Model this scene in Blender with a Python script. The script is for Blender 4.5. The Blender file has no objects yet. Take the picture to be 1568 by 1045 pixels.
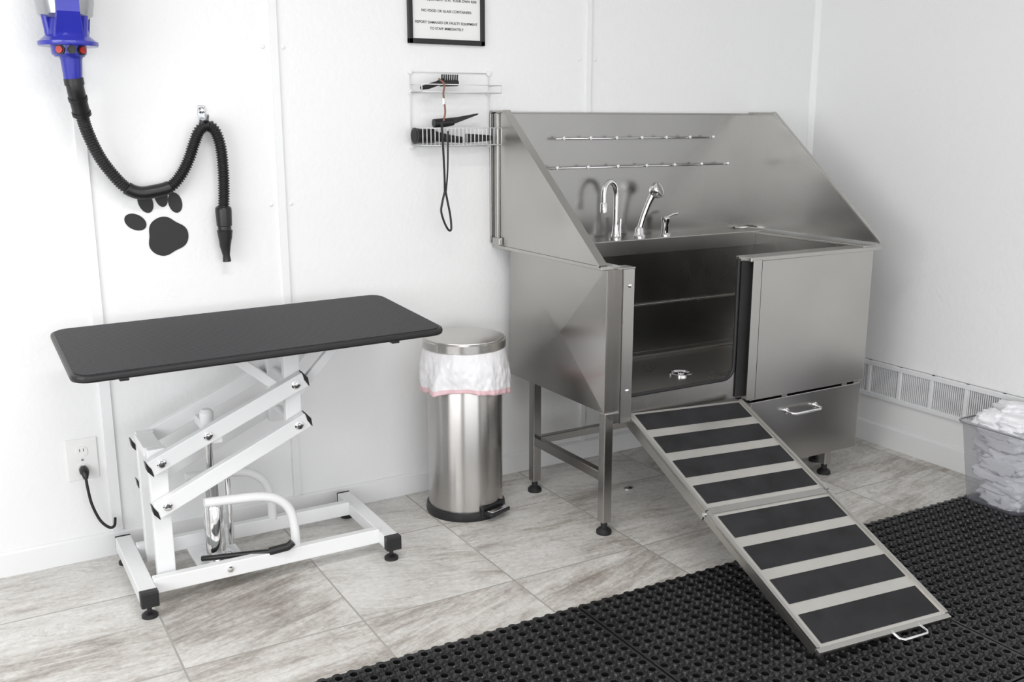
import bpy, bmesh, math, random
from mathutils import Vector, Matrix, noise
random.seed(4)
scene=bpy.context.scene
COL=scene.collection
# ------------------------------------------------------------ materials
def mat(name, col=(.8,.8,.8), rough=.5, metal=0., bump=None, var=None, **kw):
    m=bpy.data.materials.new(name); m.use_nodes=True
    nt=m.node_tree; N=nt.nodes; L=nt.links
    b=N['Principled BSDF']
    b.inputs['Base Color'].default_value=(*col,1)
    b.inputs['Roughness'].default_value=rough
    b.inputs['Metallic'].default_value=metal
    for k,v in kw.items():
        b.inputs[k.replace('_',' ')].default_value=v
    tc=N.new('ShaderNodeTexCoord')
    if var:   # (scale vec, amount, rough amount)
        sc,amt,ra=var
        mp=N.new('ShaderNodeMapping'); mp.inputs['Scale'].default_value=sc
        nz=N.new('ShaderNodeTexNoise'); nz.inputs['Scale'].default_value=1; nz.inputs['Detail'].default_value=3
        L.new(tc.outputs['Object'],mp.inputs[0]); L.new(mp.outputs[0],nz.inputs['Vector'])
        mr=N.new('ShaderNodeMapRange'); mr.inputs['From Min'].default_value=.3; mr.inputs['From Max'].default_value=.7
        mr.inputs['To Min'].default_value=1-amt; mr.inputs['To Max'].default_value=1+amt
        L.new(nz.outputs['Fac'],mr.inputs['Value'])
        vm=N.new('ShaderNodeVectorMath'); vm.operation='SCALE'; vm.inputs[0].default_value=col
        L.new(mr.outputs[0],vm.inputs['Scale']); L.new(vm.outputs[0],b.inputs['Base Color'])
        if ra:
            m2=N.new('ShaderNodeMapRange'); m2.inputs['From Min'].default_value=.3; m2.inputs['From Max'].default_value=.7
            m2.inputs['To Min'].default_value=max(.02,rough-ra); m2.inputs['To Max'].default_value=rough+ra
            L.new(nz.outputs['Fac'],m2.inputs['Value']); L.new(m2.outputs[0],b.inputs['Roughness'])
    if bump:
        sc,st,dist=bump
        nz=N.new('ShaderNodeTexNoise'); nz.inputs['Detail'].default_value=2
        mp=N.new('ShaderNodeMapping'); mp.inputs['Scale'].default_value=sc if hasattr(sc,'__len__') else (sc,sc,sc)
        nz.inputs['Scale'].default_value=1
        L.new(tc.outputs['Object'],mp.inputs[0]); L.new(mp.outputs[0],nz.inputs['Vector'])
        bp=N.new('ShaderNodeBump'); bp.inputs['Strength'].default_value=st; bp.inputs['Distance'].default_value=dist
        L.new(nz.outputs['Fac'],bp.inputs['Height']); L.new(bp.outputs[0],b.inputs['Normal'])
    return m
M={}
M['wall']=mat('wall_paint',(.86,.865,.865),.42,bump=((55,55,55),.35,.004))
M['trim']=mat('trim_paint',(.84,.845,.85),.35,bump=((40,40,40),.1,.002))
M['ceil']=mat('ceiling_paint',(.8,.8,.79),.8,bump=((60,60,60),.3,.003))
M['steel']=mat('brushed_steel',(.45,.44,.425),.26,1,var=((3,3,3),.05,.02),bump=((1.6,1.6,1.6),.07,.02))
M['steelh']=mat('brushed_steel_horizontal',(.50,.49,.47),.29,1,var=((3,3,3),.05,.02),bump=((1.5,1.5,1.5),.06,.02))
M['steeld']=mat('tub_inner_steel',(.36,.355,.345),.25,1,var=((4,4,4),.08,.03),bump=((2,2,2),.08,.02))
M['splash']=mat('splash_steel',(.40,.395,.385),.24,1,var=((2.5,2.5,2.5),.05,.03),bump=((2,2,2),.08,.02))  # base colour lowered to stand in for reflections of a darker room
M['chrome']=mat('chrome',(.85,.85,.86),.07,1)
M['cansteel']=mat('can_steel',(.52,.505,.49),.27,1,var=((3,3,3),.03,.01),Anisotropic=.85,Anisotropic_Rotation=.25)
def addtan(m):
    N=m.node_tree.nodes;t=N.new('ShaderNodeTangent');t.direction_type='RADIAL';t.axis='Z'
    m.node_tree.links.new(t.outputs[0],N['Principled BSDF'].inputs['Tangent'])
addtan(M['cansteel'])
M['lidsteel']=mat('can_lid_steel',(.58,.56,.54),.25,1,var=((3,3,3),.03,.01))
M['black']=mat('black_plastic',(.012,.012,.013),.38,bump=((90,90,90),.1,.001))
M['rubber']=mat('black_rubber',(.013,.013,.014),.5)
M['matr']=mat('floor_mat_rubber',(.016,.016,.017),.34,bump=((150,150,150),.3,.001),var=((6,6,6),.3,.06))
M['matlow']=mat('floor_mat_recess_shade',(.004,.004,.004),.8,var=((20,20,20),.3,.05),Specular_IOR_Level=.2)  # darker than the mat rubber: shade of the holes put into colour
M['grit']=mat('grip_tape',(.02,.02,.022),.7,bump=((500,500,500),.6,.001),var=((12,12,12),.35,.05),Specular_IOR_Level=.3)
M['white']=mat('white_powdercoat',(.83,.84,.845),.3,bump=((200,200,200),.08,.001))
M['plastic']=mat('white_plastic',(.85,.85,.84),.35,var=((5,5,5),.02,0))
M['wire']=mat('white_wire_coating',(.74,.74,.75),.3,var=((5,5,5),.03,0))
M['blue']=mat('blue_plastic',(.03,.035,.40),.25,Coat_Weight=.4,var=((5,5,5),.08,0))
M['silver']=mat('silver_plastic',(.42,.43,.45),.25,.8,var=((5,5,20),.05,.03))
M['red']=mat('red_switch',(.5,.02,.02),.35,var=((9,9,9),.1,0))
M['bag']=mat('bag_film',(.86,.85,.87),.32,bump=((30,30,20),.5,.008))
M['pink']=mat('bag_drawstring',(.82,.56,.59),.4,bump=((40,40,40),.4,.004))
M['paper']=mat('sign_paper',(.84,.84,.83),.5,var=((4,4,4),.02,0))
M['ink']=mat('sign_ink',(.02,.02,.02),.6,var=((4,4,4),.02,0))
M['towel']=mat('towel_cotton',(.86,.86,.89),.9,bump=((160,160,160),.6,.003),Sheen_Weight=.3)
M['dark']=mat('void_shade',(.02,.02,.02),.7,var=((8,8,8),.2,0))  # near-black colour standing in for shade inside gaps and holes
M['ventw']=mat('vent_enamel',(.80,.81,.82),.35,var=((6,6,6),.02,0))
M['ventd']=mat('vent_recess',(.10,.10,.11),.7,var=((6,6,6),.1,0))
M['brown']=mat('braided_cord',(.25,.12,.09),.7,bump=((300,300,300),.6,.002))
M['lamp']=mat('added_lamp_diffuser',(1,1,1),.5,Emission_Color=(1,.98,.95,1),Emission_Strength=2.6)  # emission for the added, unseen ceiling fixtures
M['frame']=mat('window_frame_alu',(.5,.5,.5),.35,.8,var=((6,6,6),.05,0))
M['road']=mat('outside_paving',(.35,.35,.34),.9,var=((3,3,3),.1,0))
def binmat():
    m=bpy.data.materials.new('clear_bin_plastic'); m.use_nodes=True
    nt=m.node_tree;N=nt.nodes;L=nt.links
    b=N['Principled BSDF']; b.inputs['Base Color'].default_value=(.36,.37,.42,1); b.inputs['Roughness'].default_value=.15
    tr=N.new('ShaderNodeBsdfTransparent'); mx=N.new('ShaderNodeMixShader')
    tc=N.new('ShaderNodeTexCoord'); ck=N.new('ShaderNodeTexNoise'); ck.inputs['Scale'].default_value=6
    L.new(tc.outputs['Object'],ck.inputs['Vector'])
    mr=N.new('ShaderNodeMapRange'); mr.inputs['To Min'].default_value=.30; mr.inputs['To Max'].default_value=.42
    L.new(ck.outputs['Fac'],mr.inputs['Value']); L.new(mr.outputs[0],mx.inputs[0])
    L.new(tr.outputs[0],mx.inputs[1]); L.new(b.outputs[0],mx.inputs[2])
    L.new(mx.outputs[0],N['Material Output'].inputs[0]); return m
M['bin']=binmat()
def toprubber():
    m=bpy.data.materials.new('textured_table_rubber'); m.use_nodes=True
    nt=m.node_tree;N=nt.nodes;L=nt.links
    b=N['Principled BSDF']; b.inputs['Base Color'].default_value=(.018,.019,.021,1); b.inputs['Roughness'].default_value=.5
    b.inputs['Specular IOR Level'].default_value=.35
    tc=N.new('ShaderNodeTexCoord')
    sep=N.new('ShaderNodeSeparateXYZ'); L.new(tc.outputs['Object'],sep.inputs[0])
    def sn(o,fr):
        a=N.new('ShaderNodeMath');a.operation='MULTIPLY';a.inputs[1].default_value=fr;L.new(o,a.inputs[0])
        s=N.new('ShaderNodeMath');s.operation='SINE';L.new(a.outputs[0],s.inputs[0]);return s.outputs[0]
    p=N.new('ShaderNodeMath');p.operation='MULTIPLY'
    L.new(sn(sep.outputs[0],520),p.inputs[0]);L.new(sn(sep.outputs[1],520),p.inputs[1])
    bp=N.new('ShaderNodeBump');bp.inputs['Strength'].default_value=.6;bp.inputs['Distance'].default_value=.0015
    L.new(p.outputs[0],bp.inputs['Height']);L.new(bp.outputs[0],b.inputs['Normal'])
    return m
M['top']=toprubber()
def tilemat():
    m=bpy.data.materials.new('stone_look_tile'); m.use_nodes=True
    nt=m.node_tree;N=nt.nodes;L=nt.links
    b=N['Principled BSDF']
    tc=N.new('ShaderNodeTexCoord'); sep=N.new('ShaderNodeSeparateXYZ'); L.new(tc.outputs['Object'],sep.inputs[0])
    T=.52
    def ma(op,a,c=None):
        n=N.new('ShaderNodeMath');n.operation=op
        for i,v in enumerate((a,c)):
            if v is None: continue
            if isinstance(v,(int,float)): n.inputs[i].default_value=v
            else: L.new(v,n.inputs[i])
        return n.outputs[0]
    ux=ma('DIVIDE',ma('ADD',sep.outputs[0],-.43+5.2),T); uy=ma('DIVIDE',ma('ADD',sep.outputs[1],.35+10.4),T)
    fx=ma('FLOOR',ux);fy=ma('FLOOR',uy); rx=ma('FRACT',ux);ry=ma('FRACT',uy)
    dx=ma('MINIMUM',rx,ma('SUBTRACT',1,rx));dy=ma('MINIMUM',ry,ma('SUBTRACT',1,ry))
    dm=ma('MINIMUM',dx,dy); grout=ma('LESS_THAN',dm,.0055)
    cid=N.new('ShaderNodeCombineXYZ');L.new(fx,cid.inputs[0]);L.new(fy,cid.inputs[1])
    wn=N.new('ShaderNodeTexWhiteNoise');wn.noise_dimensions='3D';L.new(cid.outputs[0],wn.inputs['Vector'])
    off=N.new('ShaderNodeVectorMath');off.operation='SCALE';L.new(wn.outputs['Color'],off.inputs[0]);off.inputs['Scale'].default_value=40
    rot=N.new('ShaderNodeVectorRotate');rot.rotation_type='Z_AXIS';L.new(tc.outputs['Object'],rot.inputs['Vector'])
    ang=ma('MULTIPLY',ma('SUBTRACT',wn.outputs['Value'],.5),.7); L.new(ang,rot.inputs['Angle'])
    add=N.new('ShaderNodeVectorMath');L.new(rot.outputs[0],add.inputs[0]);L.new(off.outputs[0],add.inputs[1])
    def nz(scale,det,ro,dist):
        mp=N.new('ShaderNodeMapping');mp.inputs['Scale'].default_value=scale;L.new(add.outputs[0],mp.inputs[0])
        n=N.new('ShaderNodeTexNoise');n.inputs['Scale'].default_value=1.0;n.inputs['Detail'].default_value=det;n.inputs['Roughness'].default_value=ro;n.inputs['Distortion'].default_value=dist
        L.new(mp.outputs[0],n.inputs['Vector']);return n.outputs['Fac']
    big=nz((2.0,4.2,1),5,.62,.7); fine=nz((5,30,1),10,.74,.5); grain=nz((55,70,1),8,.75,0)
    comb=ma('ADD',ma('MULTIPLY',big,.44),ma('ADD',ma('MULTIPLY',fine,.44),ma('MULTIPLY',grain,.12)))
    comb=ma('ADD',comb,ma('MULTIPLY',ma('SUBTRACT',wn.outputs['Value'],.5),.06))
    cr=N.new('ShaderNodeValToRGB');L.new(comb,cr.inputs[0])
    e=cr.color_ramp.elements
    e[0].position=.36;e[0].color=(.27,.24,.21,1);e[1].position=.575;e[1].color=(.74,.725,.70,1)
    for p,c in ((.42,(.40,.37,.335,1)),(.46,(.52,.49,.455,1)),(.50,(.63,.61,.58,1))):
        q=e.new(p);q.color=c
    gm=N.new('ShaderNodeMapRange');gm.inputs['From Min'].default_value=.3;gm.inputs['From Max'].default_value=.7;gm.inputs['To Min'].default_value=.86;gm.inputs['To Max'].default_value=1.12;L.new(grain,gm.inputs['Value'])
    sc=N.new('ShaderNodeVectorMath');sc.operation='SCALE';L.new(cr.outputs[0],sc.inputs[0]);L.new(gm.outputs[0],sc.inputs['Scale'])
    vn=nz((1.8,5.5,1),5,.55,1.2)
    vd=ma('ABSOLUTE',ma('SUBTRACT',vn,.5))
    vr=N.new('ShaderNodeMapRange');vr.inputs['From Min'].default_value=0;vr.inputs['From Max'].default_value=.016;vr.inputs['To Min'].default_value=.42;vr.inputs['To Max'].default_value=0;L.new(vd,vr.inputs['Value'])
    vb=N.new('ShaderNodeMapRange');vb.inputs['From Min'].default_value=.45;vb.inputs['From Max'].default_value=.58;L.new(fine,vb.inputs['Value'])
    mv_=N.new('ShaderNodeMixRGB');L.new(ma('MULTIPLY',vr.outputs[0],vb.outputs[0]),mv_.inputs[0]);L.new(sc.outputs[0],mv_.inputs[1]);mv_.inputs[2].default_value=(.27,.22,.18,1)
    mx=N.new('ShaderNodeMixRGB');L.new(grout,mx.inputs[0]);L.new(mv_.outputs[0],mx.inputs[1]);mx.inputs[2].default_value=(.38,.365,.34,1)
    L.new(mx.outputs[0],b.inputs['Base Color']); b.inputs['Roughness'].default_value=.34
    h=ma('MINIMUM',dm,.012)
    bp=N.new('ShaderNodeBump');bp.inputs['Strength'].default_value=.5;bp.inputs['Distance'].default_value=.05;L.new(ma('ADD',h,ma('MULTIPLY',fine,.008)),bp.inputs['Height']);L.new(bp.outputs[0],b.inputs['Normal'])
    return m
M['tile']=tilemat()
# ------------------------------------------------------------ mesh helpers
def mk(name,verts,faces,m,parent=None,smooth=False,bevel=0,solid=0,auto=None):
    me=bpy.data.meshes.new(name); me.from_pydata([tuple(v) for v in verts],[],faces); me.update()
    bm=bmesh.new();bm.from_mesh(me);bmesh.ops.recalc_face_normals(bm,faces=bm.faces);bm.to_mesh(me);bm.free()
    o=bpy.data.objects.new(name,me); COL.objects.link(o)
    for mm in (m if isinstance(m,(list,tuple)) else [m]): me.materials.append(M[mm] if isinstance(mm,str) else mm)
    if smooth:
        for p in me.polygons:p.use_smooth=True
    if parent:o.parent=parent
    if solid:
        s=o.modifiers.new('solid','SOLIDIFY');s.thickness=solid;s.offset=0
    if bevel:
        b=o.modifiers.new('bevel','BEVEL');b.width=bevel;b.segments=2;b.limit_method='ANGLE'
    return o
def emp(name):
    e=bpy.data.objects.new(name,None);e.empty_display_size=.1;COL.objects.link(e);return e
CUBE=[(0,1,3,2),(4,6,7,5),(0,4,5,1),(2,3,7,6),(0,2,6,4),(1,5,7,3)]
def box(name,x0,x1,y0,y1,z0,z1,m,parent=None,bevel=.002):
    v=[(x,y,z) for x in (x0,x1) for y in (y0,y1) for z in (z0,z1)]
    return mk(name,v,CUBE,m,parent,bevel=bevel)
def beam(name,p0,p1,w,h,m,parent=None,up=(0,0,1),bevel=.003,ext=0):
    p0=Vector(p0);p1=Vector(p1);d=(p1-p0).normalized();p0=p0-d*ext;p1=p1+d*ext
    u=Vector(up); s=d.cross(u)
    if s.length<1e-3: s=d.cross(Vector((0,1,0)))
    s.normalize();u=s.cross(d).normalized()
    v=[]
    for p in (p0,p1):
        for a in (-1,1):
            for b in (-1,1): v.append(p+s*a*w/2+u*b*h/2)
    return mk(name,v,CUBE,m,parent,bevel=bevel)
def prism(name,pts,vec,m,parent=None,bevel=0,smooth=False):
    vec=Vector(vec);n=len(pts);v=[Vector(p) for p in pts]+[Vector(p)+vec for p in pts]
    f=[tuple(range(n)),tuple(range(2*n-1,n-1,-1))]+[(i,(i+1)%n,n+(i+1)%n,n+i) for i in range(n)]
    return mk(name,v,f,m,parent,bevel=bevel,smooth=smooth)
def catmull(P,k=8):
    P=[Vector(p) for p in P];out=[]
    Q=[P[0]*2-P[1]]+P+[P[-1]*2-P[-2]]
    for i in range(1,len(Q)-2):
        for j in range(k):
            t=j/k;a,b,c,d=Q[i-1],Q[i],Q[i+1],Q[i+2]
            out.append(.5*((2*b)+(c-a)*t+(2*a-5*b+4*c-d)*t*t+(3*b-a-3*c+d)*t**3))
    out.append(P[-1]);return out
def tubedata(P,r,seg=12,V=None,F=None):
    V=[] if V is None else V;F=[] if F is None else F
    P=[Vector(p) for p in P];n=len(P);base=len(V)
    t0=(P[1]-P[0]).normalized();a=Vector((0,0,1)) if abs(t0.z)<.9 else Vector((1,0,0))
    nrm=t0.cross(a).normalized();L=0
    for i in range(n):
        t=(P[min(i+1,n-1)]-P[max(i-1,0)]).normalized()
        nrm=(nrm-t*nrm.dot(t)).normalized();bn=t.cross(nrm)
        if i: L+=(P[i]-P[i-1]).length
        rr=r(L) if callable(r) else (r[i] if hasattr(r,'__len__') else r)
        for k in range(seg):
            an=2*math.pi*k/seg;V.append(P[i]+(nrm*math.cos(an)+bn*math.sin(an))*rr)
    for i in range(n-1):
        for k in range(seg):
            a0=base+i*seg+k;b0=base+i*seg+(k+1)%seg
            F.append((a0,b0,b0+seg,a0+seg))
    F.append(tuple(base+k for k in range(seg)));F.append(tuple(base+(n-1)*seg+k for k in range(seg-1,-1,-1)))
    return V,F
def tube(name,P,r,m,parent=None,seg=12,k=0):
    if k:P=catmull(P,k)
    V,F=tubedata(P,r,seg);o=mk(name,V,F,m,parent,smooth=True)
    e=o.modifiers.new('es','EDGE_SPLIT');e.split_angle=math.radians(50);return o
def wires(name,segs,r,m,parent=None,seg=6):
    V=[];F=[]
    for s in segs: tubedata(s,r,seg,V,F)
    return mk(name,V,F,m,parent,smooth=True)
def lathe(name,prof,c,m,parent=None,seg=48,axis='z',es=35):
    V=[];F=[];n=len(prof)
    loc=None
    if axis=='z' and parent is not None and parent.name.startswith('pedal_trash'):
        loc=c;c=(0,0,0)
    for (r,z) in prof:
        for k in range(seg):
            a=2*math.pi*k/seg
            if axis=='z': V.append((c[0]+r*math.cos(a),c[1]+r*math.sin(a),c[2]+z))
            elif axis=='y': V.append((c[0]+r*math.cos(a),c[1]+z,c[2]+r*math.sin(a)))
            else: V.append((c[0]+z,c[1]+r*math.cos(a),c[2]+r*math.sin(a)))
    for i in range(n-1):
        for k in range(seg):
            a=i*seg+k;b=i*seg+(k+1)%seg;F.append((a,b,b+seg,a+seg))
    F.append(tuple(range(seg)));F.append(tuple((n-1)*seg+k for k in range(seg)))
    o=mk(name,V,F,m,parent,smooth=True);e=o.modifiers.new('es','EDGE_SPLIT');e.split_angle=math.radians(es)
    if loc:o.location=loc
    return o
def rrect(x0,x1,y0,y1,r,n=6):
    pts=[]
    for cx,cy,a0 in ((x1-r,y1-r,0),(x0+r,y1-r,90),(x0+r,y0+r,180),(x1-r,y0+r,270)):
        for i in range(n+1):
            a=math.radians(a0+90*i/n);pts.append((cx+r*math.cos(a),cy+r*math.sin(a)))
    return pts
# ------------------------------------------------------------ room
XR=3.617;XL=-2.2;YF=-6.0;ZC=2.75
box('floor',XL-.1,XR+.1,YF-.1,.1,-.05,0,'tile',bevel=0)
box('ceiling',XL-.1,XR+.1,YF-.1,.1,ZC,ZC+.05,'ceil',bevel=0)
box('wall_back',XL-.1,XR+.1,0,.1,0,ZC,'wall',bevel=0)
box('wall_right',XR,XR+.1,YF,0,0,ZC,'wall',bevel=0)
def wall_open(name,plane,a0,a1,oa0,oa1,oz0,oz1,t):
    e=emp(name)
    def bx(n,a,b,z0,z1):
        if plane[0]=='x': box(n,plane[1]-t,plane[1],a,b,z0,z1,'wall',e,0)
        else: box(n,a,b,plane[1]-t,plane[1],z0,z1,'wall',e,0)
    bx('pier_1',a0,oa0,0,ZC);bx('pier_2',oa1,a1,0,ZC);bx('sill',oa0,oa1,0,oz0);bx('header',oa0,oa1,oz1,ZC)
wall_open('wall_left',('x',XL),YF,0,-4.9,-1.3,.7,2.35,.1)
wall_open('wall_front',('y',YF),XL,XR,-1.6,2.9,.25,2.4,.1)
w=emp('window_1')
for y in (-4.9,-3.7,-2.5,-1.33): box('mullion',XL-.07,XL-.02,y,y+.03,.7,2.35,'frame',w)
for z in (.7,2.32): box('rail',XL-.07,XL-.02,-4.9,-1.3,z,z+.03,'frame',w)
w=emp('window_2')
for x in (-1.6,-.1,1.4,2.86): box('mullion',x,x+.04,YF-.07,YF-.02,.25,2.4,'frame',w)
for z in (.25,2.36): box('rail',-1.6,2.9,YF-.07,YF-.02,z,z+.04,'frame',w)
box('ground_outside',-14,14,-18,8,-.12,-.06,'road',bevel=0)
prism('baseboard_back',[(XL,0,0),(XL,-.014,0),(XL,-.012,.075),(XL,-.006,.082),(XL,0,.084)],(XR-XL,0,0),'trim')
prism('baseboard_right',[(XR,0,0),(XR-.014,0,0),(XR-.012,0,.09),(XR-.006,0,.097),(XR,0,.099)],(0,YF,0),'trim')
for i,(x,wd) in enumerate(((-.24,.03),(.40,.036),(1.033,.028),(2.325,.026))):
    prism('trim_%d'%(i+1),[(x-wd/2,0,.084),(x-wd/2+.002,-.010,.084),(x+wd/2-.002,-.010,.084),(x+wd/2,0,.084)],(0,0,ZC-.084),'trim')
prism('trim_5',[(XR,0,.1),(XR-.022,0,.1),(XR-.02,-.004,.1),(XR-.004,-.02,.1),(XR,-.022,.1)],(0,0,ZC-.1),'trim')
k=0
for x in (.995,1.065,2.285,2.36):
    for z in (1.70,1.17,2.25,.64):
        if x>2 and z<1.5: continue
        lathe('wall_panel_screw' if k==0 else 'wall_panel_screw.%03d'%k,[(.0075,0),(.007,-.002),(.004,-.0035),(.0005,-.004)],(x,-.0005,z),'trim',None,12,'y');k+=1
# ------------------------------------------------------------ sink / bathing tub
tub=emp('dog_bathing_tub')
X0,X1=1.92,3.21; YB,YFt=-.07,-.72; ZT=.97;ZB=.455
c=(X0-.012,(YB+YFt)/2-.06,.70)
v=[(X0,YB,ZT),(X0,YFt,ZT),(X0,YFt,ZB),(X0,YB,ZB),c,(X0+.003,YB,ZT),(X0+.003,YFt,ZT),(X0+.003,YFt,ZB),(X0+.003,YB,ZB)]
mk('left_side',v,[(0,1,4),(1,2,4),(2,3,4),(3,0,4),(5,6,7,8),(0,1,6,5),(1,2,7,6),(2,3,8,7),(3,0,5,8)],'steel',tub)
box('right_side',X1-.003,X1,YFt,YB,.41,ZT,'steel',tub)
box('outer_back',X0,X1,YB-.003,YB,ZB,ZT,'steel',tub,0)
box('tub_floor',X0+.004,X1-.004,YFt+.01,YB-.004,.470,.478,'steelh',tub,0)
box('front_left_wall',X0,2.012,YFt-.002,YFt+.002,ZB-.01,ZT,'steel',tub,.001)
ox0,ox1,os=2.012,2.515,.505
pts=[(ox0,ZB-.03),(ox1+.07,ZB-.03),(ox1+.07,.965),(ox1,.965)]
r=.05
for i in range(7):
    a=math.radians(0-90*i/6);pts.append((ox1-r+r*math.cos(a),os+r+r*math.sin(a)))
pts.append((ox0,os))
prism('front_opening_frame',[(x,YFt,z) for x,z in pts],(0,-.004,0),'steel',tub)
ed=[(ox1,.96)]
for i in range(9):
    a=math.radians(-90*i/8);ed.append((ox1-r+r*math.cos(a),os+r+r*math.sin(a)))
ed+=[(ox0,os)]
tube('opening_gasket',[(x,YFt-.004,z) for x,z in ed],.007,'rubber',tub,8)
def chan(name,x0,x1,z0,z1,y=YFt,d=.045,open_right=True):
    t=.004
    box(name+'_face',x0,x1,y-d,y-d+t,z0,z1,'steelh',tub,.001)
    if open_right: box(name+'_web',x0,x0+t,y-d,y,z0,z1,'steel',tub,.001)
    else: box(name+'_web',x1-t,x1,y-d,y,z0,z1,'steel',tub,.001)
chan('channel_left',1.955,2.005,.425,.968)
box('channel_left_inner',1.957,2.008,YFt-.020,YFt-.016,.43,.966,'steel',tub,.001)
box('channel_left_cap',1.935,2.006,YFt-.048,YFt+.01,.968,.973,'steel',tub,.001)
chan('channel_right',2.555,2.60,.42,.955,y=YFt+.0,d=.04,open_right=False)
box('channel_right_inner_shade',2.525,2.60,YFt-.012,YFt-.006,.43,.95,'dark',tub,.001)  # dark sheet painting the shade inside the channel
for z in (.93,.56):
    lathe('channel_bolt',[(.007,0),(.007,-.003),(.003,-.005)],(1.985,YFt-.045,z-.02),'chrome',tub,10,'y')
box('front_right_panel',2.59,X1+.008,YFt-.028,YFt,.41,.95,'steelh',tub,.003)
box('panel_return',2.585,2.592,YFt-.03,YFt+.02,.41,.955,'steel',tub,.001)
box('rim_front_right',2.545,X1+.05,YFt-.036,YFt+.045,.948,.964,'steelh',tub,.003)
box('rim_right',X1-.055,X1+.05,YFt-.03,YB,.958,.970,'steelh',tub,.002)
box('rim_left',1.876,1.955,YFt-.03,0-.002,.966,.979,'steelh',tub,.002)
box('rim_back',1.885,X1+.01,-.145,-.02,.964,.974,'steelh',tub,.002)
box('rim_back_lip',1.95,X1-.055,-.148,-.143,.912,.972,'steelh',tub,.001)
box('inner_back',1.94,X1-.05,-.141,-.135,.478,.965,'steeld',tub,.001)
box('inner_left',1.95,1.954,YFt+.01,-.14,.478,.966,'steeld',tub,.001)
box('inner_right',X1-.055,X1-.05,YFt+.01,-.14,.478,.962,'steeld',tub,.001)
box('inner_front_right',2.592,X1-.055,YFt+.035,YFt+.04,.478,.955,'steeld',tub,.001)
for zz in (.69,):
    box('rack_ledge_back',1.955,X1-.056,-.156,-.141,zz,zz+.008,'steel',tub,.002)
    box('rack_ledge_right',X1-.07,X1-.056,YFt+.05,-.15,zz,zz+.008,'steel',tub,.002)
box('floor_slope_back',1.955,X1-.056,-.20,-.141,.478,.486,'steelh',tub,.003)
lathe('drain',[(.045,0),(.045,.006),(.038,.008),(.032,.003),(.012,.002),(.011,.008),(.001,.009)],(2.45,-.50,.478),'chrome',tub,28)
box('backsplash',1.885,3.222,-.022,-.016,.97,1.49,'splash',tub,.001)
box('backsplash_top_flange',1.88,3.225,-.03,0-.001,1.484,1.49,'splash',tub,.001)
LX=1.88
def sidepanel(name,x,yt,yf,th,m):
    prism(name,[(x,-.002,1.488),(x,yt,1.488),(x,yf,.980),(x,-.002,.980)],(th,0,0),m,tub)
sidepanel('splash_left',LX,-.10,-.742,.004,'steelh')
sidepanel('splash_right',3.218,-.15,-.775,.004,'splash')
def edge(x,yt,yf,nm,inn):
    prism(nm+'_slope',[(x,yt,1.492),(x,yf,.975),(x,yf-.004,.985),(x,yt-.003,1.497)],(inn,0,0),'steelh',tub,.001)
    prism(nm+'_top',[(x,-.002,1.488),(x,yt-.003,1.488),(x,yt-.003,1.495),(x,-.002,1.495)],(inn,0,0),'steelh',tub,.001)
edge(LX-.012,-.10,-.745,'left_edge',.034)
edge(3.232,-.15,-.775,'right_edge',-.020)
box('left_back_channel',LX-.014,LX-.001,-.062,-.040,.985,1.485,'splash',tub,.002)
box('left_back_flange',LX-.014,LX-.001,-.012,-.002,.985,1.485,'splash',tub,.002)
box('left_corner_bracket',LX-.02,LX-.001,-.085,-.03,.98,1.01,'steel',tub,.004)
box('right_corner_bracket',3.14,3.19,-.06,-.025,.974,.984,'chrome',tub,.004)
def hookbar(nm,xa,xb,z,st):
    segs=[[(xa,-.055,z),(xb,-.055,z)]]
    x=xa+.03
    while x<xb:
        segs.append([(x,-.022,z),(x,-.055,z),(x,-.066,z+.004)])
        x+=st
    wires(nm,segs,.0035,'chrome',tub,8)
    x=xa+.03
    while x<xb:
        lathe(nm+'_stud',[(.007,0),(.007,-.006),(.002,-.007)],(x,-.066+.004,z+.003),'chrome',tub,10,'y');x+=st
hookbar('tether_bar_upper',2.14,2.96,1.386,.13)
hookbar('tether_bar_lower',2.11,3.05,1.27,.15)
lathe('faucet_base',[(.026,0),(.026,.006),(.018,.012),(.014,.03),(.012,.06)],(2.42,-.085,.974),'chrome',tub,24)
tube('faucet_neck',[(2.42,-.085,1.02),(2.42,-.085,1.13),(2.418,-.086,1.17),(2.405,-.09,1.20),(2.38,-.096,1.212),(2.355,-.103,1.20),(2.342,-.107,1.17),(2.340,-.108,1.12)],.011,'chrome',tub,16,5)
lathe('faucet_nozzle',[(.014,0),(.014,.035),(.011,.04)],(2.340,-.108,1.09),'chrome',tub,16)
tube('faucet_stem_2',[(2.455,-.07,.974),(2.455,-.07,1.055)],.007,'chrome',tub,12)
lathe('sprayer_base',[(.026,0),(.026,.006),(.02,.014),(.018,.035),(.012,.045)],(2.545,-.085,.974),'chrome',tub,24)
tube('sprayer_handle',[(2.545,-.085,1.0),(2.56,-.09,1.06),(2.58,-.10,1.12),(2.598,-.11,1.165)],[.013,.012,.013,.017],'chrome',tub,16)
hd=lathe('sprayer_head',[(.001,-.03),(.022,-.026),(.033,-.010),(.035,.006),(.031,.014),(.028,.013),(.001,.012)],(0,0,0),'chrome',tub,24)
hd.matrix_world=Matrix.Translation((2.607,-.118,1.172))@Matrix.Rotation(math.radians(60),4,'X')@Matrix.Rotation(math.radians(25),4,'Y')
lathe('valve_body',[(.024,0),(.024,.005),(.018,.012),(.018,.05),(.021,.055),(.021,.075),(.014,.082),(.001,.083)],(2.685,-.085,.974),'chrome',tub,24)
tube('valve_lever',[(2.685,-.085,1.05),(2.72,-.09,1.064),(2.745,-.092,1.066)],.006,'chrome',tub,10)
box('drawer_face',2.61,X1+.01,YFt-.012,YFt+.002,.115,.395,'steel',tub,.003)
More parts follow.
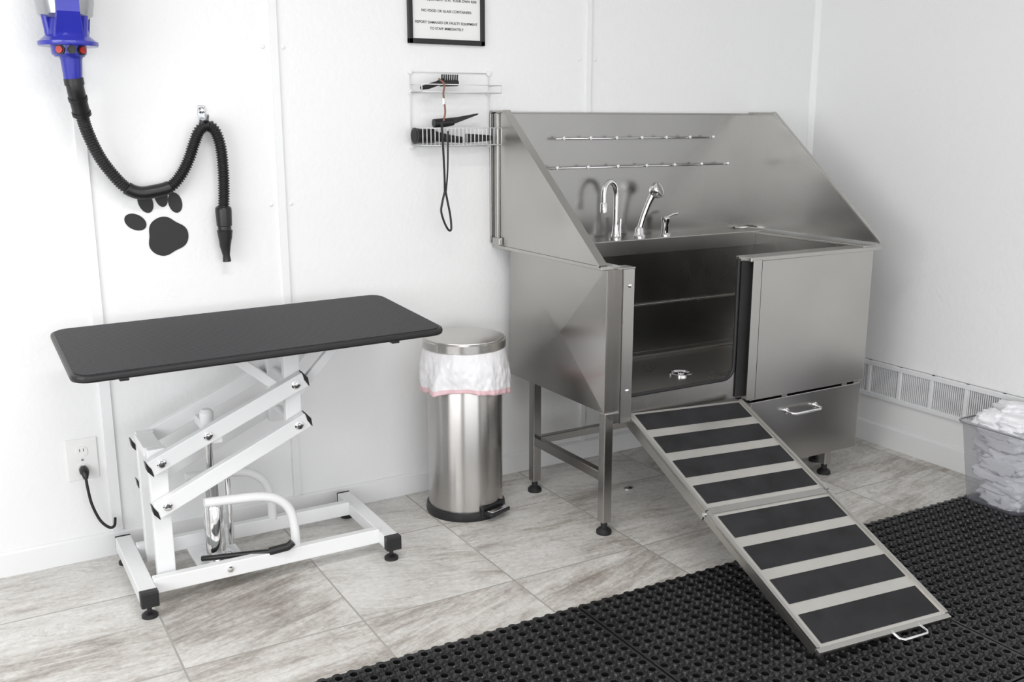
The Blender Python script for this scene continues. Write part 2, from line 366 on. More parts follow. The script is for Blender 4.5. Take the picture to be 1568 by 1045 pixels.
box('drawer_box',2.63,X1-.005,YFt+.003,-.2,.125,.385,'steeld',tub,.003)
box('drawer_gap_shade',2.62,X1-.01,YFt+.03,-.12,.386,.46,'dark',tub,.001)  # solid dark box in place of the shade between panel and drawer
for x in (2.78,3.12,3.19): box('drawer_bracket',x,x+.03,YFt-.004,YFt+.03,.375,.415,'steel',tub,.002)
tube('drawer_handle',[(2.80,YFt-.012,.335),(2.80,YFt-.045,.332),(2.815,YFt-.052,.33),(2.945,YFt-.052,.33),(2.96,YFt-.045,.332),(2.96,YFt-.012,.335)],.006,'chrome',tub,12)
for x in (2.80,2.96): lathe('handle_rosette',[(.013,0),(.012,-.004),(.006,-.006)],(x,YFt-.012,.335),'chrome',tub,16,'y')
def leg(x,y,zt,nm,s=.036):
    box(nm,x-s/2,x+s/2,y-s/2,y+s/2,.045,zt,'steel',tub,.003)
    lathe(nm+'_foot',[(.028,0),(.028,.012),(.020,.020),(.012,.024),(.012,.048)],(x,y,0),'rubber',tub,20)
leg(1.938,-.712,.455,'leg_front_left');leg(1.938,-.235,.455,'leg_back_left')
leg(3.10,-.68,.12,'leg_front_right');leg(3.185,-.12,.41,'leg_back_right');leg(3.19,-.55,.12,'leg_drawer_right')
beam('stretcher_left',(1.938,-.235,.215),(1.938,-.705,.215),.028,.036,'steel',tub)
beam('stretcher_back',(1.938,-.235,.215),(3.18,-.235,.215),.028,.03,'steel',tub)
beam('brace_right',(3.235,-.50,.42),(3.30,-.50,.0),.022,.04,'steel',tub,up=(0,1,0))
# ------------------------------------------------------------ ramp
ramp=emp('pet_ramp')
T0=Vector((2.266,-.748,.434));B0=Vector((2.186,-1.746,.028))
dirv=(B0-T0);Lr=dirv.length;dv=dirv.normalized()
sv=Vector((.998,0.055,.018));sv=(sv-dv*sv.dot(dv)).normalized();nv=sv.cross(dv);nv=-nv if nv.z<0 else nv
W=.258
def rp(s,w,h): return T0+dv*(s*Lr)+sv*w+nv*h
def rbox(nm,s0,s1,w0,w1,h0,h1,m,bev=.001):
    v=[rp(s,w,h) for s in (s0,s1) for w in (w0,w1) for h in (h0,h1)]
    return mk(nm,v,CUBE,m,ramp,bevel=bev)
hs=.475
M['ramp']=mat('ramp_aluminium',(.64,.62,.59),.42,.85,var=((6,6,6),.05,.03))
rbox('deck_upper',0,hs-.002,-W,W,-.004,.002,'ramp');rbox('deck_lower',hs+.002,1,-W,W,-.004,.002,'ramp')
for sgn,nm in ((-1,'left'),(1,'right')):
    a,b=sorted((sgn*W,sgn*(W-.012)))
    rbox('side_rail_upper_'+nm,0,hs-.002,a,b,-.035,.009,'steelh');rbox('side_rail_lower_'+nm,hs+.002,.985,a,b,-.026,.009,'steelh')
for k in range(4):
    a=.012+k*.1175;rbox('grip_strip',a,a+.079,-W+.03,W-.022,.002,.0035,'grit',0)
for k in range(4):
    a=.500+k*.126;rbox('grip_strip',a,a+.088 if k<3 else a+.096,-W+.03,W-.022,.002,.0035,'grit',0)
rbox('end_lip',.985,1.0,-W,W,-.012,.004,'steelh')
rbox('hinge_leaf',hs-.012,hs+.012,-W+.01,W-.01,.002,.005,'steel')
tube('hinge_pin',[rp(hs,-W-.004,-.008),rp(hs,W+.004,-.008)],.007,'chrome',ramp,12)
for sgn in (-1,1):
    tube('end_foot',[rp(.992,sgn*(W-.006),-.013),rp(1.006,sgn*(W-.006),-.006)],.008,'rubber',ramp,12)
tube('pull_handle',[rp(.985,.02,-.002),rp(1.022,.02,.006),rp(1.03,.03,.008),rp(1.03,.12,.008),rp(1.022,.13,.006),rp(.985,.13,-.002)],.005,'chrome',ramp,10)
# ------------------------------------------------------------ rubber mat
mv=[];mf=[];mi=[]
TS=.91;MX0=.625-TS;MY=-1.122;gap=.003
NC=22;P=TS/NC;ZM=.0115
def dome(cx,cy,ra,rb,h):
    b=len(mv);S=8
    for rr,zz in ((1,0),(.82,.7),(.4,1)):
        for k in range(S):
            a=2*math.pi*(k+.5)/S;mv.append((cx+ra*rr*math.cos(a),cy+rb*rr*math.sin(a),ZM+h*zz))
    for q in range(2):
        for k in range(S):
            a0=b+q*S+k;b0=b+q*S+(k+1)%S;mf.append((a0,b0,b0+S,a0+S));mi.append(0)
    mf.append(tuple(b+2*S+k for k in range(S)));mi.append(0)
sq=[(1,0),(1,1),(0,1),(-1,1),(-1,0),(-1,-1),(0,-1),(1,-1)]
for ix in range(5):
    for iy in range(3):
        x0=MX0+ix*TS;y1=MY-iy*TS
        b=len(mv)
        xe=min(x0+TS,XR-.03)
        for p in ((x0,y1-TS),(xe,y1-TS),(xe,y1),(x0,y1)): mv.append((p[0],p[1],.002))
        mf.append((b,b+1,b+2,b+3));mi.append(1)
        for i in range(NC):
            for j in range(NC):
                cx=x0+(i+.5)*P;cy=y1-(j+.5)*P
                if cx+P>XR-.02: continue
                b=len(mv);hx=P/2;
                for (sx,sy) in sq:
                    X=cx+sx*hx;Y=cy+sy*hx
                    if i==0 and sx<0:X+=gap
                    if i==NC-1 and sx>0:X-=gap
                    if j==0 and sy>0:Y-=gap
                    if j==NC-1 and sy<0:Y+=gap
                    mv.append((X,Y,ZM))
                for k in range(8):
                    a=2*math.pi*k/8;mv.append((cx+.0112*math.cos(a),cy+.0112*math.sin(a),ZM))
                for k in range(8):
                    a=2*math.pi*k/8;mv.append((cx+.010*math.cos(a),cy+.010*math.sin(a),.0032))
                for k in range(8):
                    k2=(k+1)%8
                    mf.append((b+k,b+k2,b+8+k2,b+8+k));mi.append(0)
                    mf.append((b+8+k,b+8+k2,b+16+k2,b+16+k));mi.append(1)
                if i>0 and j>0: dome(cx-hx,cy+hx,.0100,.0100,.0085)
                if i>0: dome(cx-hx,cy,.0050,.0085,.0060)
                if j>0: dome(cx,cy+hx,.0085,.0050,.0060)
        for (ax,ay,bx,by) in ((x0+gap,y1-gap,xe,y1-gap),(x0+gap,y1-TS+gap,x0+gap,y1-gap)):
            b=len(mv);mv+=[(ax,ay,.0006),(bx,by,.0006),(bx,by,ZM),(ax,ay,ZM)];mf.append((b,b+1,b+2,b+3));mi.append(0)
        if iy==0:
            for i in range(NC):
                xx=x0+(i+.5)*P
                if xx+.02>XR-.03: continue
                b=len(mv);n=7
                for z in (.0006,.010):
                    for q in range(n):
                        a=math.pi*q/(n-1);mv.append((xx+.013*math.cos(a),y1-gap-.001+.011*math.sin(a),z))
                mf.append(tuple(b+n+q for q in range(n)));mi.append(0)
                for q in range(n-1): mf.append((b+q,b+q+1,b+n+q+1,b+n+q));mi.append(0)
mv=[(x,y-.014*(x-.7),z) for x,y,z in mv]
me=bpy.data.meshes.new('rubber_floor_mat');me.from_pydata(mv,[],mf);me.update()
me.materials.append(M['matr']);me.materials.append(M['matlow'])
me.polygons.foreach_set('material_index',mi)
bm=bmesh.new();bm.from_mesh(me);bmesh.ops.recalc_face_normals(bm,faces=bm.faces)
for f in bm.faces:
    if abs(f.normal.z)>.5 and f.normal.z<0: f.normal_flip()
bm.to_mesh(me);bm.free()
mo=bpy.data.objects.new('rubber_floor_mat',me);COL.objects.link(mo)
# ------------------------------------------------------------ grooming table
tb=emp('grooming_table')
def tz(x,y): return .803+.017*(x-.25)/1.06+.027*(y+.688)/.533
rr=rrect(.240,1.328,-.700,-.150,.05,8)
def slab(nm,pts,z0,z1,m,bev=0):
    v=[(x,y,tz(x,y)+z0) for x,y in pts]+[(x,y,tz(x,y)+z1) for x,y in pts];n=len(pts)
    f=[tuple(range(n)),tuple(range(2*n-1,n-1,-1))]+[(i,(i+1)%n,n+(i+1)%n,n+i) for i in range(n)]
    return mk(nm,v,f,m,tb,bevel=bev)
slab('table_board',rr,-.020,.0,'black',.007)
slab('rubber_top',rrect(.251,1.317,-.689,-.161,.042,8),-.002,.0022,'top',.0008)
for (x,y) in ((.36,-.66),(1.15,-.66),(.36,-.2),(1.15,-.2)):
    box('top_bolt_block',x,x+.025,y-.012,y+.012,tz(x,y)-.034,tz(x,y)-.020,'black',tb)
yf,yr=-.452,-.195
def foot(x,nm):
    beam(nm,(x,-.545,.066),(x,-.075,.066),.05,.044,'white',tb)
    for y,s in ((-.548,-1),(-.072,1)):
        box(nm+'_cap',x-.0245,x+.0245,min(y,y+s*.006),max(y,y+s*.006),.043,.089,'black',tb)
    box(nm+'_cap_sleeve',x-.0262,x+.0262,-.549,-.522,.042,.0895,'black',tb,.002)
    for y in (-.52,-.10):
        lathe(nm+'_leveler',[(.024,0),(.024,.008),(.017,.014),(.007,.016),(.007,.045)],(x,y,0),'rubber',tb,20)
foot(.405,'foot_left');foot(1.19,'foot_right')
beam('base_rail_front',(.43,yf-.012,.072),(1.166,yf-.012,.072),.03,.05,'white',tb)
beam('base_rail_rear',(.43,yr+.01,.072),(1.166,yr+.01,.072),.03,.05,'white',tb)
AL=(.49,.316);AU=(.482,.454);BL=(.908,.505);BU=(.904,.640)
for y,t in ((yf,'front'),(yr,'rear')):
    s=1 if t=='front' else -1
    yi=y+s*.034
    beam('post_'+t,(.478,yi,.05),(.478,yi,.49),.03,.055,'white',tb,up=(1,0,0))
    beam('lower_arm_'+t,(AL[0],y,AL[1]),(BL[0],y,BL[1]),.03,.05,'white',tb,ext=.035)
    beam('upper_arm_'+t,(AU[0],y,AU[1]),(BU[0],y,BU[1]),.03,.05,'white',tb,ext=.035)
    beam('top_bracket_'+t,(.905,yi,.46),(.905,yi,tz(.9,y)-.022),.03,.052,'white',tb,up=(1,0,0))
    beam('top_rail_'+t,(.50,yi,tz(.5,yi)-.036),(1.16,yi,tz(1.16,yi)-.036),.03,.03,'white',tb)
    beam('brace_right_'+t,(.920,yi,.600),(1.09,yi,.775),.022,.03,'white',tb)
    beam('brace_left_'+t,(.890,yi,.600),(.70,yi,.765),.022,.03,'white',tb)
    for A,B in ((AL,BL),(AU,BU)):
        d=Vector((B[0]-A[0],0,B[1]-A[1])).normalized();u=Vector((-d.z,0,d.x))
        for P0,sg in ((A,-1),(B,1)):
            c=Vector((P0[0],y,P0[1]))+d*sg*.037
            a=c+u*.027;b2=c-u*.027;tip=c+d*sg*.004
            prism('arm_cap',[a+Vector((0,-.0165,0)),tip+Vector((0,-.0165,0))+d*sg*.004,b2+Vector((0,-.0165,0)),c-d*sg*.006+Vector((0,-.0165,0))],(0,.033,0),'black',tb)
        for P0 in (A,B,((A[0]+B[0])/2-.07,(A[1]+B[1])/2-.03)):
            if P0 not in (A,B) and A is AL: continue
            lathe('pivot_bolt',[(.014,0),(.014,-s*.004),(.009,-s*.006),(.009,-s*.011),(.001,-s*.012)],(P0[0],y-s*.015,P0[1]),'chrome',tb,16,'y')
lathe('rail_bolt',[(.010,0),(.010,-.006),(.001,-.008)],(.66,yf-.027,.075),'chrome',tb,12,'y')
for (x,z) in (AL,AU,BL,BU): tube('cross_tube',[(x,yf+.01,z),(x,yr-.01,z)],.012,'white',tb,12)
box('left_crossplate',.445,.500,yf+.05,yr-.05,.46,.49,'white',tb)
box('top_crossplate',.88,.93,yf+.05,yr-.05,.70,.785,'white',tb)
lathe('pump_base',[(.055,0),(.055,.012),(.04,.016)],(.655,-.32,.05),'chrome',tb,24)
lathe('pump_body',[(.032,0),(.032,.17),(.024,.185),(.001,.186)],(.655,-.32,.06),'chrome',tb,24)
tube('pump_sleeve',[(.655,-.32,.10),(.655,-.32,.33)],.020,'silver',tb,18)
tube('pump_rod',[(.655,-.32,.24),(.655,-.32,.53)],.012,'chrome',tb,16)
lathe('pump_top',[(.022,0),(.022,.035),(.014,.045),(.001,.047)],(.655,-.32,.515),'white',tb,20)
beam('pump_crossbar',(.655,yf,.50),(.655,yr,.50),.03,.03,'white',tb)
tube('pump_side_tube',[(.71,-.30,.08),(.71,-.30,.31)],.011,'chrome',tb,12)
box('pump_plate',.585,.735,-.46,-.2,.044,.054,'white',tb)
tube('pump_pedal',[(.60,-.36,.075),(.66,-.40,.085),(.74,-.445,.095),(.80,-.475,.10)],.009,'black',tb,12)
tube('pedal_grip',[(.79,-.47,.10),(.845,-.49,.112),(.86,-.493,.125)],.013,'rubber',tb,12)
for y in (yf-.003,yr+.0):
    tube('bent_guard',[(.60,y,.30),(.68,y,.295),(.78,y,.285),(.835,y,.262),(.868,y,.22),(.88,y,.16),(.882,y,.09)],.015,'white',tb,14,5)
# ------------------------------------------------------------ trash can
tc=emp('pedal_trash_can');CX,CY=1.62,-.245
lathe('base_ring',[(.150,0),(.152,.012),(.150,.03),(.146,.034)],(CX,CY,0),'black',tc,64)
lathe('can_body',[(.141,.03),(.1415,.035),(.1415,.60),(.139,.605)],(CX,CY,0),'cansteel',tc,96)
lathe('lid_rim',[(.152,0),(.155,.003),(.155,.030),(.152,.034),(.148,.035)],(CX,CY,.640),'cansteel',tc,72)
lathe('lid_top',[(.1485,0),(.148,.004),(.12,.011),(.08,.016),(.04,.0185),(.001,.0195)],(CX,CY,.674),'lidsteel',tc,72)
V=[];F=[];S=180;R=26
for i in range(R):
    t=i/(R-1)
    for k in range(S):
        a=2*math.pi*k/S
        q=Vector((math.cos(a)*3.2,math.sin(a)*3.2,t*1.6))
        fold=.011*noise.noise(q)+.006*abs(noise.noise(q*2.6+Vector((5,0,0))))+.003*noise.noise(q*6)
        hem=.016*math.sin(a*2+2.9)+.008*noise.noise(Vector((math.cos(a)*2,math.sin(a)*2,9)))
        cor=math.exp(-((a-math.radians(205))/.18)**2)
        z=.645-(.160+hem*t)*t-cor*.010*t
        r=.149+.019*math.sin(min(1,t*1.4)*math.pi*.5)-.003*t+fold*(.35+t)+cor*.012*t*t
        V.append((CX+r*math.cos(a),CY+r*math.sin(a),z))
for i in range(R-1):
    for k in range(S):
        a=i*S+k;b=i*S+(k+1)%S;F.append((a,b,b+S,a+S))
bag=mk('bag_liner',V,F,['bag','pink'],tc,smooth=True,solid=.001)
for p in bag.data.polygons:
    if p.index>=(R-4)*S: p.material_index=1
pd=math.radians(-72);dx,dy=math.cos(pd),math.sin(pd)
pc=Vector((CX+dx*.155,CY+dy*.155,.03))
beam('pedal',pc-Vector((dx,dy,0))*.02,pc+Vector((dx,dy,0))*.03,.105,.016,'black',tc,bevel=.006)
beam('pedal_plate',pc-Vector((dx,dy,0))*.0+Vector((0,0,.009)),pc+Vector((dx,dy,0))*.026+Vector((0,0,.009)),.09,.004,'chrome',tc,bevel=.002)
beam('pedal_housing',Vector((CX+dx*.13,CY+dy*.13,.032)),Vector((CX+dx*.147,CY+dy*.147,.032)),.12,.045,'black',tc,bevel=.006)
# ------------------------------------------------------------ dryer + hose
dr=emp('pet_hair_dryer');DX,DY=.374,-.15
lathe('motor_body',[(.060,0),(.074,.01),(.080,.05),(.080,.40),(.07,.44),(.03,.46)],(DX,DY,1.745),'silver',dr,48)
lathe('blue_collar',[(.081,0),(.083,.004),(.083,.012),(.076,.016),(.060,.03),(.054,.07),(.048,.12),(.046,.20),(.001,.201)],(DX,DY,1.668),'blue',dr,48)
for a in range(6):
    an=a*math.pi/3+.3
    beam('collar_fin',(DX+.05*math.cos(an),DY+.05*math.sin(an),1.68),(DX+.074*math.cos(an),DY+.074*math.sin(an),1.86),.022,.022,'blue',dr,up=(math.cos(an),math.sin(an),0),bevel=.008)
prism('front_spine',[(DX-.045,DY-.05,1.675),(DX+.040,DY-.05,1.675),(DX+.030,DY-.085,1.76),(DX+.028,DY-.088,2.15),(DX-.032,DY-.088,2.15),(DX-.034,DY-.085,1.76)],(0,.03,0),'blue',dr,.006)
lathe('switch_hub',[(.040,-.002),(.048,.006),(.050,.03),(.001,.031)],(DX,DY,1.640),'blue',dr,40)
cd=math.atan2(-3.2,-.4)
for off,m,r in ((-.62,'red',.010),(.0,'black',.008),(.62,'red',.010)):
    a=cd+off+.15;n_=Vector((math.cos(a),math.sin(a),0));p=Vector((DX,DY,1.656))+n_*.046
    tube('switch_ring',[p,p+n_*.007],r+.004,'black',dr,16);tube('switch',[p+n_*.006,p+n_*.012],r,m,dr,16)
lathe('blue_nozzle',[(.024,-.005),(.026,0),(.030,.055),(.034,.066),(.001,.067)],(DX+.004,DY,1.575),'blue',dr,36)
box('wall_bracket',DX-.03,DX+.03,-.09,-.001,1.80,1.95,'silver',dr,.004)
hp=[(.379,-.15,1.578),(.383,-.145,1.545),(.392,-.125,1.50),(.408,-.095,1.43),(.44,-.07,1.35),(.478,-.055,1.29),(.515,-.045,1.248),(.555,-.045,1.229),(.60,-.045,1.232),(.652,-.045,1.246),(.690,-.045,1.285),(.718,-.045,1.335),(.738,-.045,1.385),(.758,-.046,1.425),(.785,-.048,1.440),(.808,-.048,1.420),(.822,-.047,1.37),(.826,-.045,1.30),(.824,-.045,1.23),(.820,-.045,1.18),(.818,-.045,1.16)]
path=catmull(hp,60)
def hr(s):
    if s<.115: return .025
    if .385<s<.525: return .0215
    return .0172+.0026*math.sin(s*2*math.pi/.0085)
tot=[0]
for i in range(1,len(path)): tot.append(tot[-1]+(path[i]-path[i-1]).length)
NN=int(tot[-1]/.0014);res=[];j=0
for i in range(NN+1):
    s=tot[-1]*i/NN
    while j<len(tot)-2 and tot[j+1]<s:j+=1
    f_=(s-tot[j])/max(1e-9,tot[j+1]-tot[j]);res.append(path[j].lerp(path[j+1],f_))
V,F=tubedata(res,hr,16);mk('flex_hose',V,F,'black',dr,smooth=True)
for a,b_,r in ((0,14,.028),(40,48,.0275),(74,82,.0275)):
    tube('cuff_ring',[res[a],res[b_]],r,'black',dr,24)
e0=Vector(hp[-1]);
tube('end_cuff',[e0+Vector((0,0,.015)),e0+Vector((0,0,.01)),e0,e0-Vector((0,0,.05)),e0-Vector((-.0,0,.052)),e0-Vector((0,0,.064)),e0-Vector((0,0,.066)),e0-Vector((0,0,.095))],[.021,.026,.027,.025,.022,.022,.026,.022],'black',dr,24)
tube('crevice_nozzle',[e0-Vector((0,0,.09)),e0-Vector((0.002,0,.12)),e0-Vector((0.0,0,.150)),e0-Vector((-.001,0,.172))],[.022,.018,.012,.014],'black',dr,20)
hk=emp('hose_hook')
box('hook_plate',.765,.789,-.005,-.0005,1.44,1.505,'silver',hk,.004)
tube('hook_arm',[(.777,-.005,1.462),(.777,-.04,1.458),(.777,-.075,1.462),(.777,-.082,1.475)],.006,'silver',hk,12,3)
lathe('hook_knob',[(.009,0),(.011,-.006),(.004,-.012)],(.777,-.004,1.49),'chrome',hk,14,'y')
# ------------------------------------------------------------ paw decal
pw=emp('paw_print_decal')
def blob(nm,cx,cz,a,b,rot,m='ink',pts=None):
    P=[];n=48
    for i in range(n):
        t=2*math.pi*i/n
        if pts: x,z=pts(t)
        else: x,z=a*math.cos(t),b*math.sin(t)
        c_,s_=math.cos(rot),math.sin(rot);P.append((cx+x*c_-z*s_,-.0006,cz+x*s_+z*c_))
    prism(nm,P,(0,-.0015,0),m,pw)
blob('toe_1',.542,1.132,.025,.036,math.radians(60))
blob('toe_2',.578,1.196,.023,.037,math.radians(16))
blob('toe_3',.628,1.214,.021,.037,math.radians(10))
blob('toe_4',.672,1.190,.022,.034,math.radians(10))
def pad(t):
    r=.062*(1+.10*math.cos(3*(t-math.radians(90)))-.02*math.cos(6*(t-math.radians(90))))
    return r*1.04*math.cos(t),r*math.sin(t)
blob('pad',.638,1.080,0,0,math.radians(26),pts=pad)
# ------------------------------------------------------------ outlet + cord
ol=emp('wall_outlet')
box('cover_plate',.262,.360,-.006,-.0005,.285,.427,'plastic',ol,.003)
for z in (.326,.384):
    lathe('receptacle',[(.018,0),(.018,-.003),(.001,-.003)],(.311,-.006,z),'plastic',ol,20,'y')
    for xx in (-.007,.005): box('slot',.311+xx,.313+xx,-.0096,-.009,z,z+.010,'dark',ol,0)
lathe('center_screw',[(.004,0),(.004,-.002),(.001,-.002)],(.311,-.006,.355),'silver',ol,10,'y')
cdp=emp('power_cord')
tube('plug',[(.311,-.011,.322),(.311,-.035,.322),(.312,-.043,.316),(.312,-.048,.30)],[.014,.015,.012,.007],'black',cdp,14)
tube('cord',[(.312,-.048,.305),(.314,-.05,.27),(.322,-.05,.21),(.342,-.05,.15),(.368,-.05,.118),(.385,-.048,.12),(.392,-.03,.14)],.0048,'black',cdp,10,6)
# ------------------------------------------------------------ sign
sg=emp('rules_sign')
sx0,sx1,sz0,sz1=1.528,1.843,1.732,2.14
for nm,a in (('frame_bottom',(sx0,sx1,sz0,sz0+.018)),('frame_top',(sx0,sx1,sz1-.018,sz1)),('frame_left',(sx0,sx0+.018,sz0,sz1)),('frame_right',(sx1-.018,sx1,sz0,sz1))):
    box(nm,a[0],a[1],-.016,-.001,a[2],a[3],'black',sg,.002)
box('sign_face',sx0+.01,sx1-.01,-.008,-.002,sz0+.01,sz1-.01,'paper',sg,0)
def text(t,z,size,w=None):
    cu=bpy.data.curves.new('sign_text','FONT');cu.body=t;cu.size=size;cu.align_x='CENTER';cu.extrude=.0002;cu.offset=.0001
    o=bpy.data.objects.new('sign_text',cu);COL.objects.link(o);o.location=((sx0+sx1)/2,-.0088,z);o.rotation_euler=(math.pi/2,0,0)
    cu.materials.append(M['ink']);o.parent=sg
text('USE OF EQUIPMENT IS AT YOUR OWN RISK',1.884,.0128)
text('NO FOOD OR GLASS CONTAINERS',1.845,.0128)
text('REPORT DAMAGED OR FAULTY EQUIPMENT',1.804,.0128)
text('TO STAFF IMMEDIATELY',1.783,.0128)
text('ALL PETS MUST BE LEASHED',1.925,.0128);text('PLEASE CLEAN UP AFTER YOUR PET',1.96,.0128);text('DOG WASH RULES',2.03,.026)
# ------------------------------------------------------------ wire rack
rk=emp('wire_storage_rack')
rx0,rx1=1.534,1.862;segs=[]
for x in (rx0,rx1): segs.append([(x,-.006,1.362),(x,-.006,1.632)])
segs.append([(rx0,-.006,1.632),(rx1,-.006,1.632)]);segs.append([(rx0,-.006,1.56),(rx1,-.006,1.56)]);segs.append([(rx0,-.006,1.362),(rx1,-.006,1.362)])
D1=.105
def basket(z0,z1,dpt,nn,full):
    segs.append([(rx0,-dpt,z0),(rx1,-dpt,z0)]);segs.append([(rx0,-dpt,z1),(rx1,-dpt,z1)])
    for x in (rx0,rx1):
        segs.append([(x,-.006,z1),(x,-dpt,z1)]);segs.append([(x,-.006,z0),(x,-dpt,z0)])
        segs.append([(x,-dpt,z0),(x,-dpt,z1)])
    for i in range(nn+1):
        x=rx0+(rx1-rx0)*i/nn
        if full: segs.append([(x,-.006,z0),(x,-dpt,z0),(x,-dpt,z1)])
        else: segs.append([(x,-.006,z0),(x,-dpt,z0)])
basket(1.368,1.43,D1,20,True)
basket(1.558,1.585,D1,20,False)
wires('rack_wires',segs,.0018,'wire',rk)
for x in (rx0,rx1):
    for z in (1.362,1.632,1.56): lathe('rack_clip',[(.009,0),(.009,-.008),(.001,-.009)],(x,-.001,z),'plastic',rk,14,'y')
br=emp('grooming_brush')
tube('handle',[(1.545,-.075,1.572),(1.575,-.07,1.578),(1.61,-.065,1.588),(1.64,-.062,1.598)],[.007,.010,.009,.012],'black',br,12)
beam('head',(1.63,-.062,1.590),(1.70,-.058,1.592),.035,.022,'black',br,bevel=.006)
wires('pins',[[(1.635+.009*i,-.062,1.60),(1.635+.009*i,-.064,1.622)] for i in range(8)],.003,'black',br)
nz=emp('dryer_attachment')
tube('collar',[(1.520,-.065,1.402),(1.530,-.064,1.402),(1.60,-.058,1.401)],[.030,.028,.026],'black',nz,24)
tube('neck',[(1.60,-.058,1.401),(1.66,-.055,1.392),(1.72,-.055,1.386)],[.020,.015,.012],'black',nz,18)
prism('comb',[(1.735,-.05,1.375),(1.845,-.05,1.382),(1.845,-.05,1.402),(1.735,-.05,1.410)],(0,-.012,0),'black',nz,.003)
tube('collar_bore',[(1.5185,-.0652,1.402),(1.5195,-.0651,1.402)],.021,'dark',nz,20)
fl=emp('flat_air_nozzle')
tube('barrel',[(1.60,-.06,1.447),(1.64,-.06,1.449),(1.68,-.06,1.452)],[.016,.017,.013],'black',fl,18)
prism('fan_tip',[(1.66,-.05,1.438),(1.78,-.05,1.478),(1.785,-.05,1.484),(1.70,-.05,1.470),(1.64,-.05,1.464)],(0,-.02,0),'black',fl,.002)
ls=emp('grooming_leash')
tube('braided_strap',[(1.612,-.085,1.605),(1.618,-.116,1.585),(1.612,-.120,1.55),(1.618,-.120,1.49),(1.612,-.118,1.455)],.0035,'brown',ls,8,6)
tube('clip',[(1.612,-.120,1.535),(1.612,-.120,1.515)],.006,'chrome',ls,10)
def strap(nm,P,w):
    P=catmull(P,8);V=[];F=[]
    for p in P: V+= [p+Vector((-w/2,0,0)),p+Vector((w/2,0,0))]
    for i in range(len(P)-1): F.append((2*i,2*i+1,2*i+3,2*i+2))
    mk(nm,V,F,'black',ls,solid=.002)
strap('strap_front',[(1.604,-.118,1.45),(1.608,-.119,1.36),(1.612,-.119,1.26),(1.612,-.119,1.20)],.008)
strap('strap_back',[(1.630,-.117,1.42),(1.626,-.117,1.28),(1.618,-.117,1.20)],.006)
tube('loop',[(1.612,-.118,1.20),(1.600,-.118,1.155),(1.597,-.118,1.125),(1.61,-.118,1.085),(1.626,-.118,1.058),(1.637,-.118,1.062),(1.634,-.118,1.11),(1.624,-.118,1.16),(1.616,-.118,1.20)],.0042,'black',ls,8,6)
# ------------------------------------------------------------ vent grille
vg=emp('air_vent_grille')
vy0,vy1=-.30,-1.62;vz0,vz1=.218,.386
box('vent_back',XR-.006,XR-.001,vy1,vy0,vz0,vz1,'ventd',vg,0)
box('vent_top',XR-.020,XR-.001,vy1,vy0,vz1-.022,vz1,'ventw',vg,.003)
box('vent_bottom',XR-.020,XR-.001,vy1,vy0,vz0,vz0+.022,'ventw',vg,.003)
ny=8
for i in range(ny+1):
    y=vy0+(vy1-vy0)*i/ny;box('vent_mullion',XR-.018,XR-.001,y-.009,y+.009,vz0,vz1,'ventw',vg,.002)
V=[];F=[]
y=vy0-.014
while y>vy1:
    b=len(V)
    for yy in (y,y-.0045):
        for xx in (XR-.013,XR-.004):
            for z in (vz0+.02,vz1-.02): V.append((xx,yy,z))
    F+= [tuple(b+i for i in f) for f in CUBE]
    y-=.0095
mk('vent_louvres',V,F,'ventw',vg)
# ------------------------------------------------------------ laundry bin + towels
bn=emp('laundry_bin')
def ring(cx,cy,w,d,z,r=.04): return [(x,y,z) for x,y in rrect(cx-w/2,cx+w/2,cy-d/2,cy+d/2,r,5)]
bcx,bcy=3.438,-1.29
V=[];nr=0
for z,w,d in ((.012,.225,.22),(.028,.235,.23),(.17,.258,.262),(.315,.284,.292),(.322,.300,.308),(.332,.300,.308)):
    V+=ring(bcx,bcy,w,d,z);nr+=1
n=len(V)//nr
F=[(i*n+k,i*n+(k+1)%n,(i+1)*n+(k+1)%n,(i+1)*n+k) for i in range(nr-1) for k in range(n)]+[tuple(range(n))]
mk('bin_shell',V,F,'bin',bn,smooth=True)
tube('bin_rim',[Vector(p) for p in ring(bcx,bcy,.300,.308,.33)]+[Vector(ring(bcx,bcy,.300,.308,.33)[0])],.004,'silver',bn,8)
V=[];F=[]
def cloth(cx,cy,cz,rx,ry,rz,seed,rot):
    b=len(V);S,Rr=44,24
    for i in range(Rr+1):
        ph=math.pi*i/Rr
        for k in range(S):
            th=2*math.pi*k/S
            d=Vector((math.sin(ph)*math.cos(th),math.sin(ph)*math.sin(th),math.cos(ph)))
            q=.62
            sx=math.copysign(abs(d.x)**q,d.x);sy=math.copysign(abs(d.y)**q,d.y);sz=math.copysign(abs(d.z)**.8,d.z)
            nn=noise.noise(d*2.2+Vector((seed,0,0)))*.25+abs(noise.noise(d*5+Vector((0,seed,0))))*.30
            f=.86+nn
            x,y,z=sx*rx*f,sy*ry*f,sz*rz*f
            c_,s_=math.cos(rot),math.sin(rot)
            X=cx+x*c_-y*s_;Y=cy+x*s_+y*c_;Z=cz+z
            hw=.098+.03*max(0,min(1,Z/.34)) if Z<.34 else .135
            X=max(bcx-hw,min(bcx+hw,X));Y=max(bcy-hw,min(bcy+hw,Y));Z=max(.02,Z)
            V.append((X,Y,Z))
    for i in range(Rr):
        for k in range(S):
            a=b+i*S+k;c_=b+i*S+(k+1)%S;F.append((a,c_,c_+S,a+S))
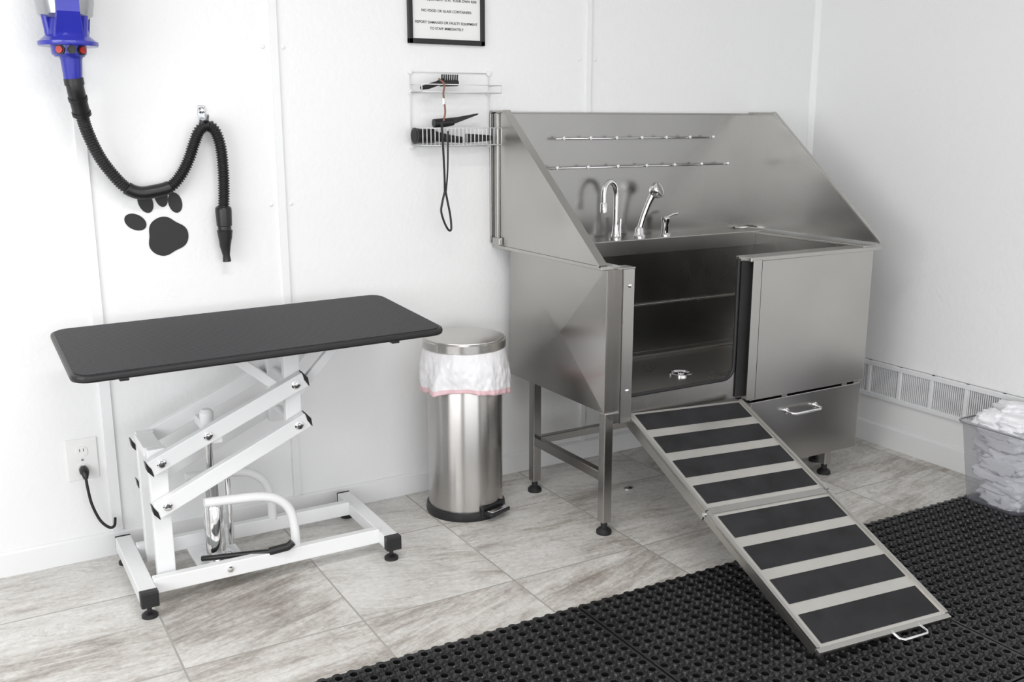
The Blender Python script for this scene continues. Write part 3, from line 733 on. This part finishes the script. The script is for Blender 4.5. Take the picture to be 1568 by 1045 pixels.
for z in (.05,.095,.14,.185,.23,.275,.31):
    for q in range(3):
        cloth(bcx+random.uniform(-.05,.05),bcy+random.uniform(-.05,.05),z,random.uniform(.07,.12),random.uniform(.07,.11),.036,random.uniform(0,90),random.uniform(-.6,.6))
cloth(bcx-.03,bcy-.02,.345,.09,.08,.035,11,.3);cloth(bcx+.05,bcy+.03,.36,.08,.08,.04,17,.8);cloth(bcx-.06,bcy+.05,.34,.07,.07,.04,27,.1)
mk('towel_pile',V,F,'towel',None,smooth=True)
lathe('floor_drain_cap',[(.022,0.0005),(.022,.004),(.015,.008),(.001,.009)],(2.28,-.40,0),'chrome',None,20)
# ------------------------------------------------------------ lamps / light
for i,(x,y) in enumerate(((.6,-1.9),(.6,-4.2))):
    cl=emp('added_ceiling_light');  # unseen fixtures, added to light the room
    box('housing',x-.62,x+.62,y-.16,y+.16,ZC-.05,ZC-.001,'white',cl,.004)
    box('diffuser',x-.6,x+.6,y-.14,y+.14,ZC-.056,ZC-.05,'lamp',cl,0)
def area(nm,loc,rot,sx,sy,power,col):
    l=bpy.data.lights.new(nm,'AREA');l.shape='RECTANGLE';l.size=sx;l.size_y=sy;l.energy=power;l.color=col
    o=bpy.data.objects.new(nm,l);COL.objects.link(o);o.location=loc;o.rotation_euler=rot
area('window_light_left',(XL+.02,-3.1,1.55),(0,math.radians(-90),0),1.6,3.5,84,(.985,.99,1))
area('window_light_front',(.65,YF+.02,1.35),(math.radians(90),0,0),4.4,2.1,72,(.985,.99,1))
area('added_ceiling_glow',(.6,-1.9,ZC-.06),(0,0,0),1.2,.28,19,(1,.97,.93))  # extra lamp under the added fixture to brighten the room
wd=bpy.data.worlds.new('overcast_sky');scene.world=wd;wd.use_nodes=True
bg=wd.node_tree.nodes['Background'];bg.inputs[0].default_value=(.92,.96,1,1);bg.inputs[1].default_value=1.0
# ------------------------------------------------------------ camera
cam=bpy.data.cameras.new('camera');co=bpy.data.objects.new('camera',cam);COL.objects.link(co)
cam.sensor_width=36;cam.lens=1486/1568*36
co.location=(0,-3.37,1.45);co.rotation_euler=(math.radians(90-12.7),0,math.radians(-30.3))
scene.camera=co
scene.view_settings.view_transform='Standard'
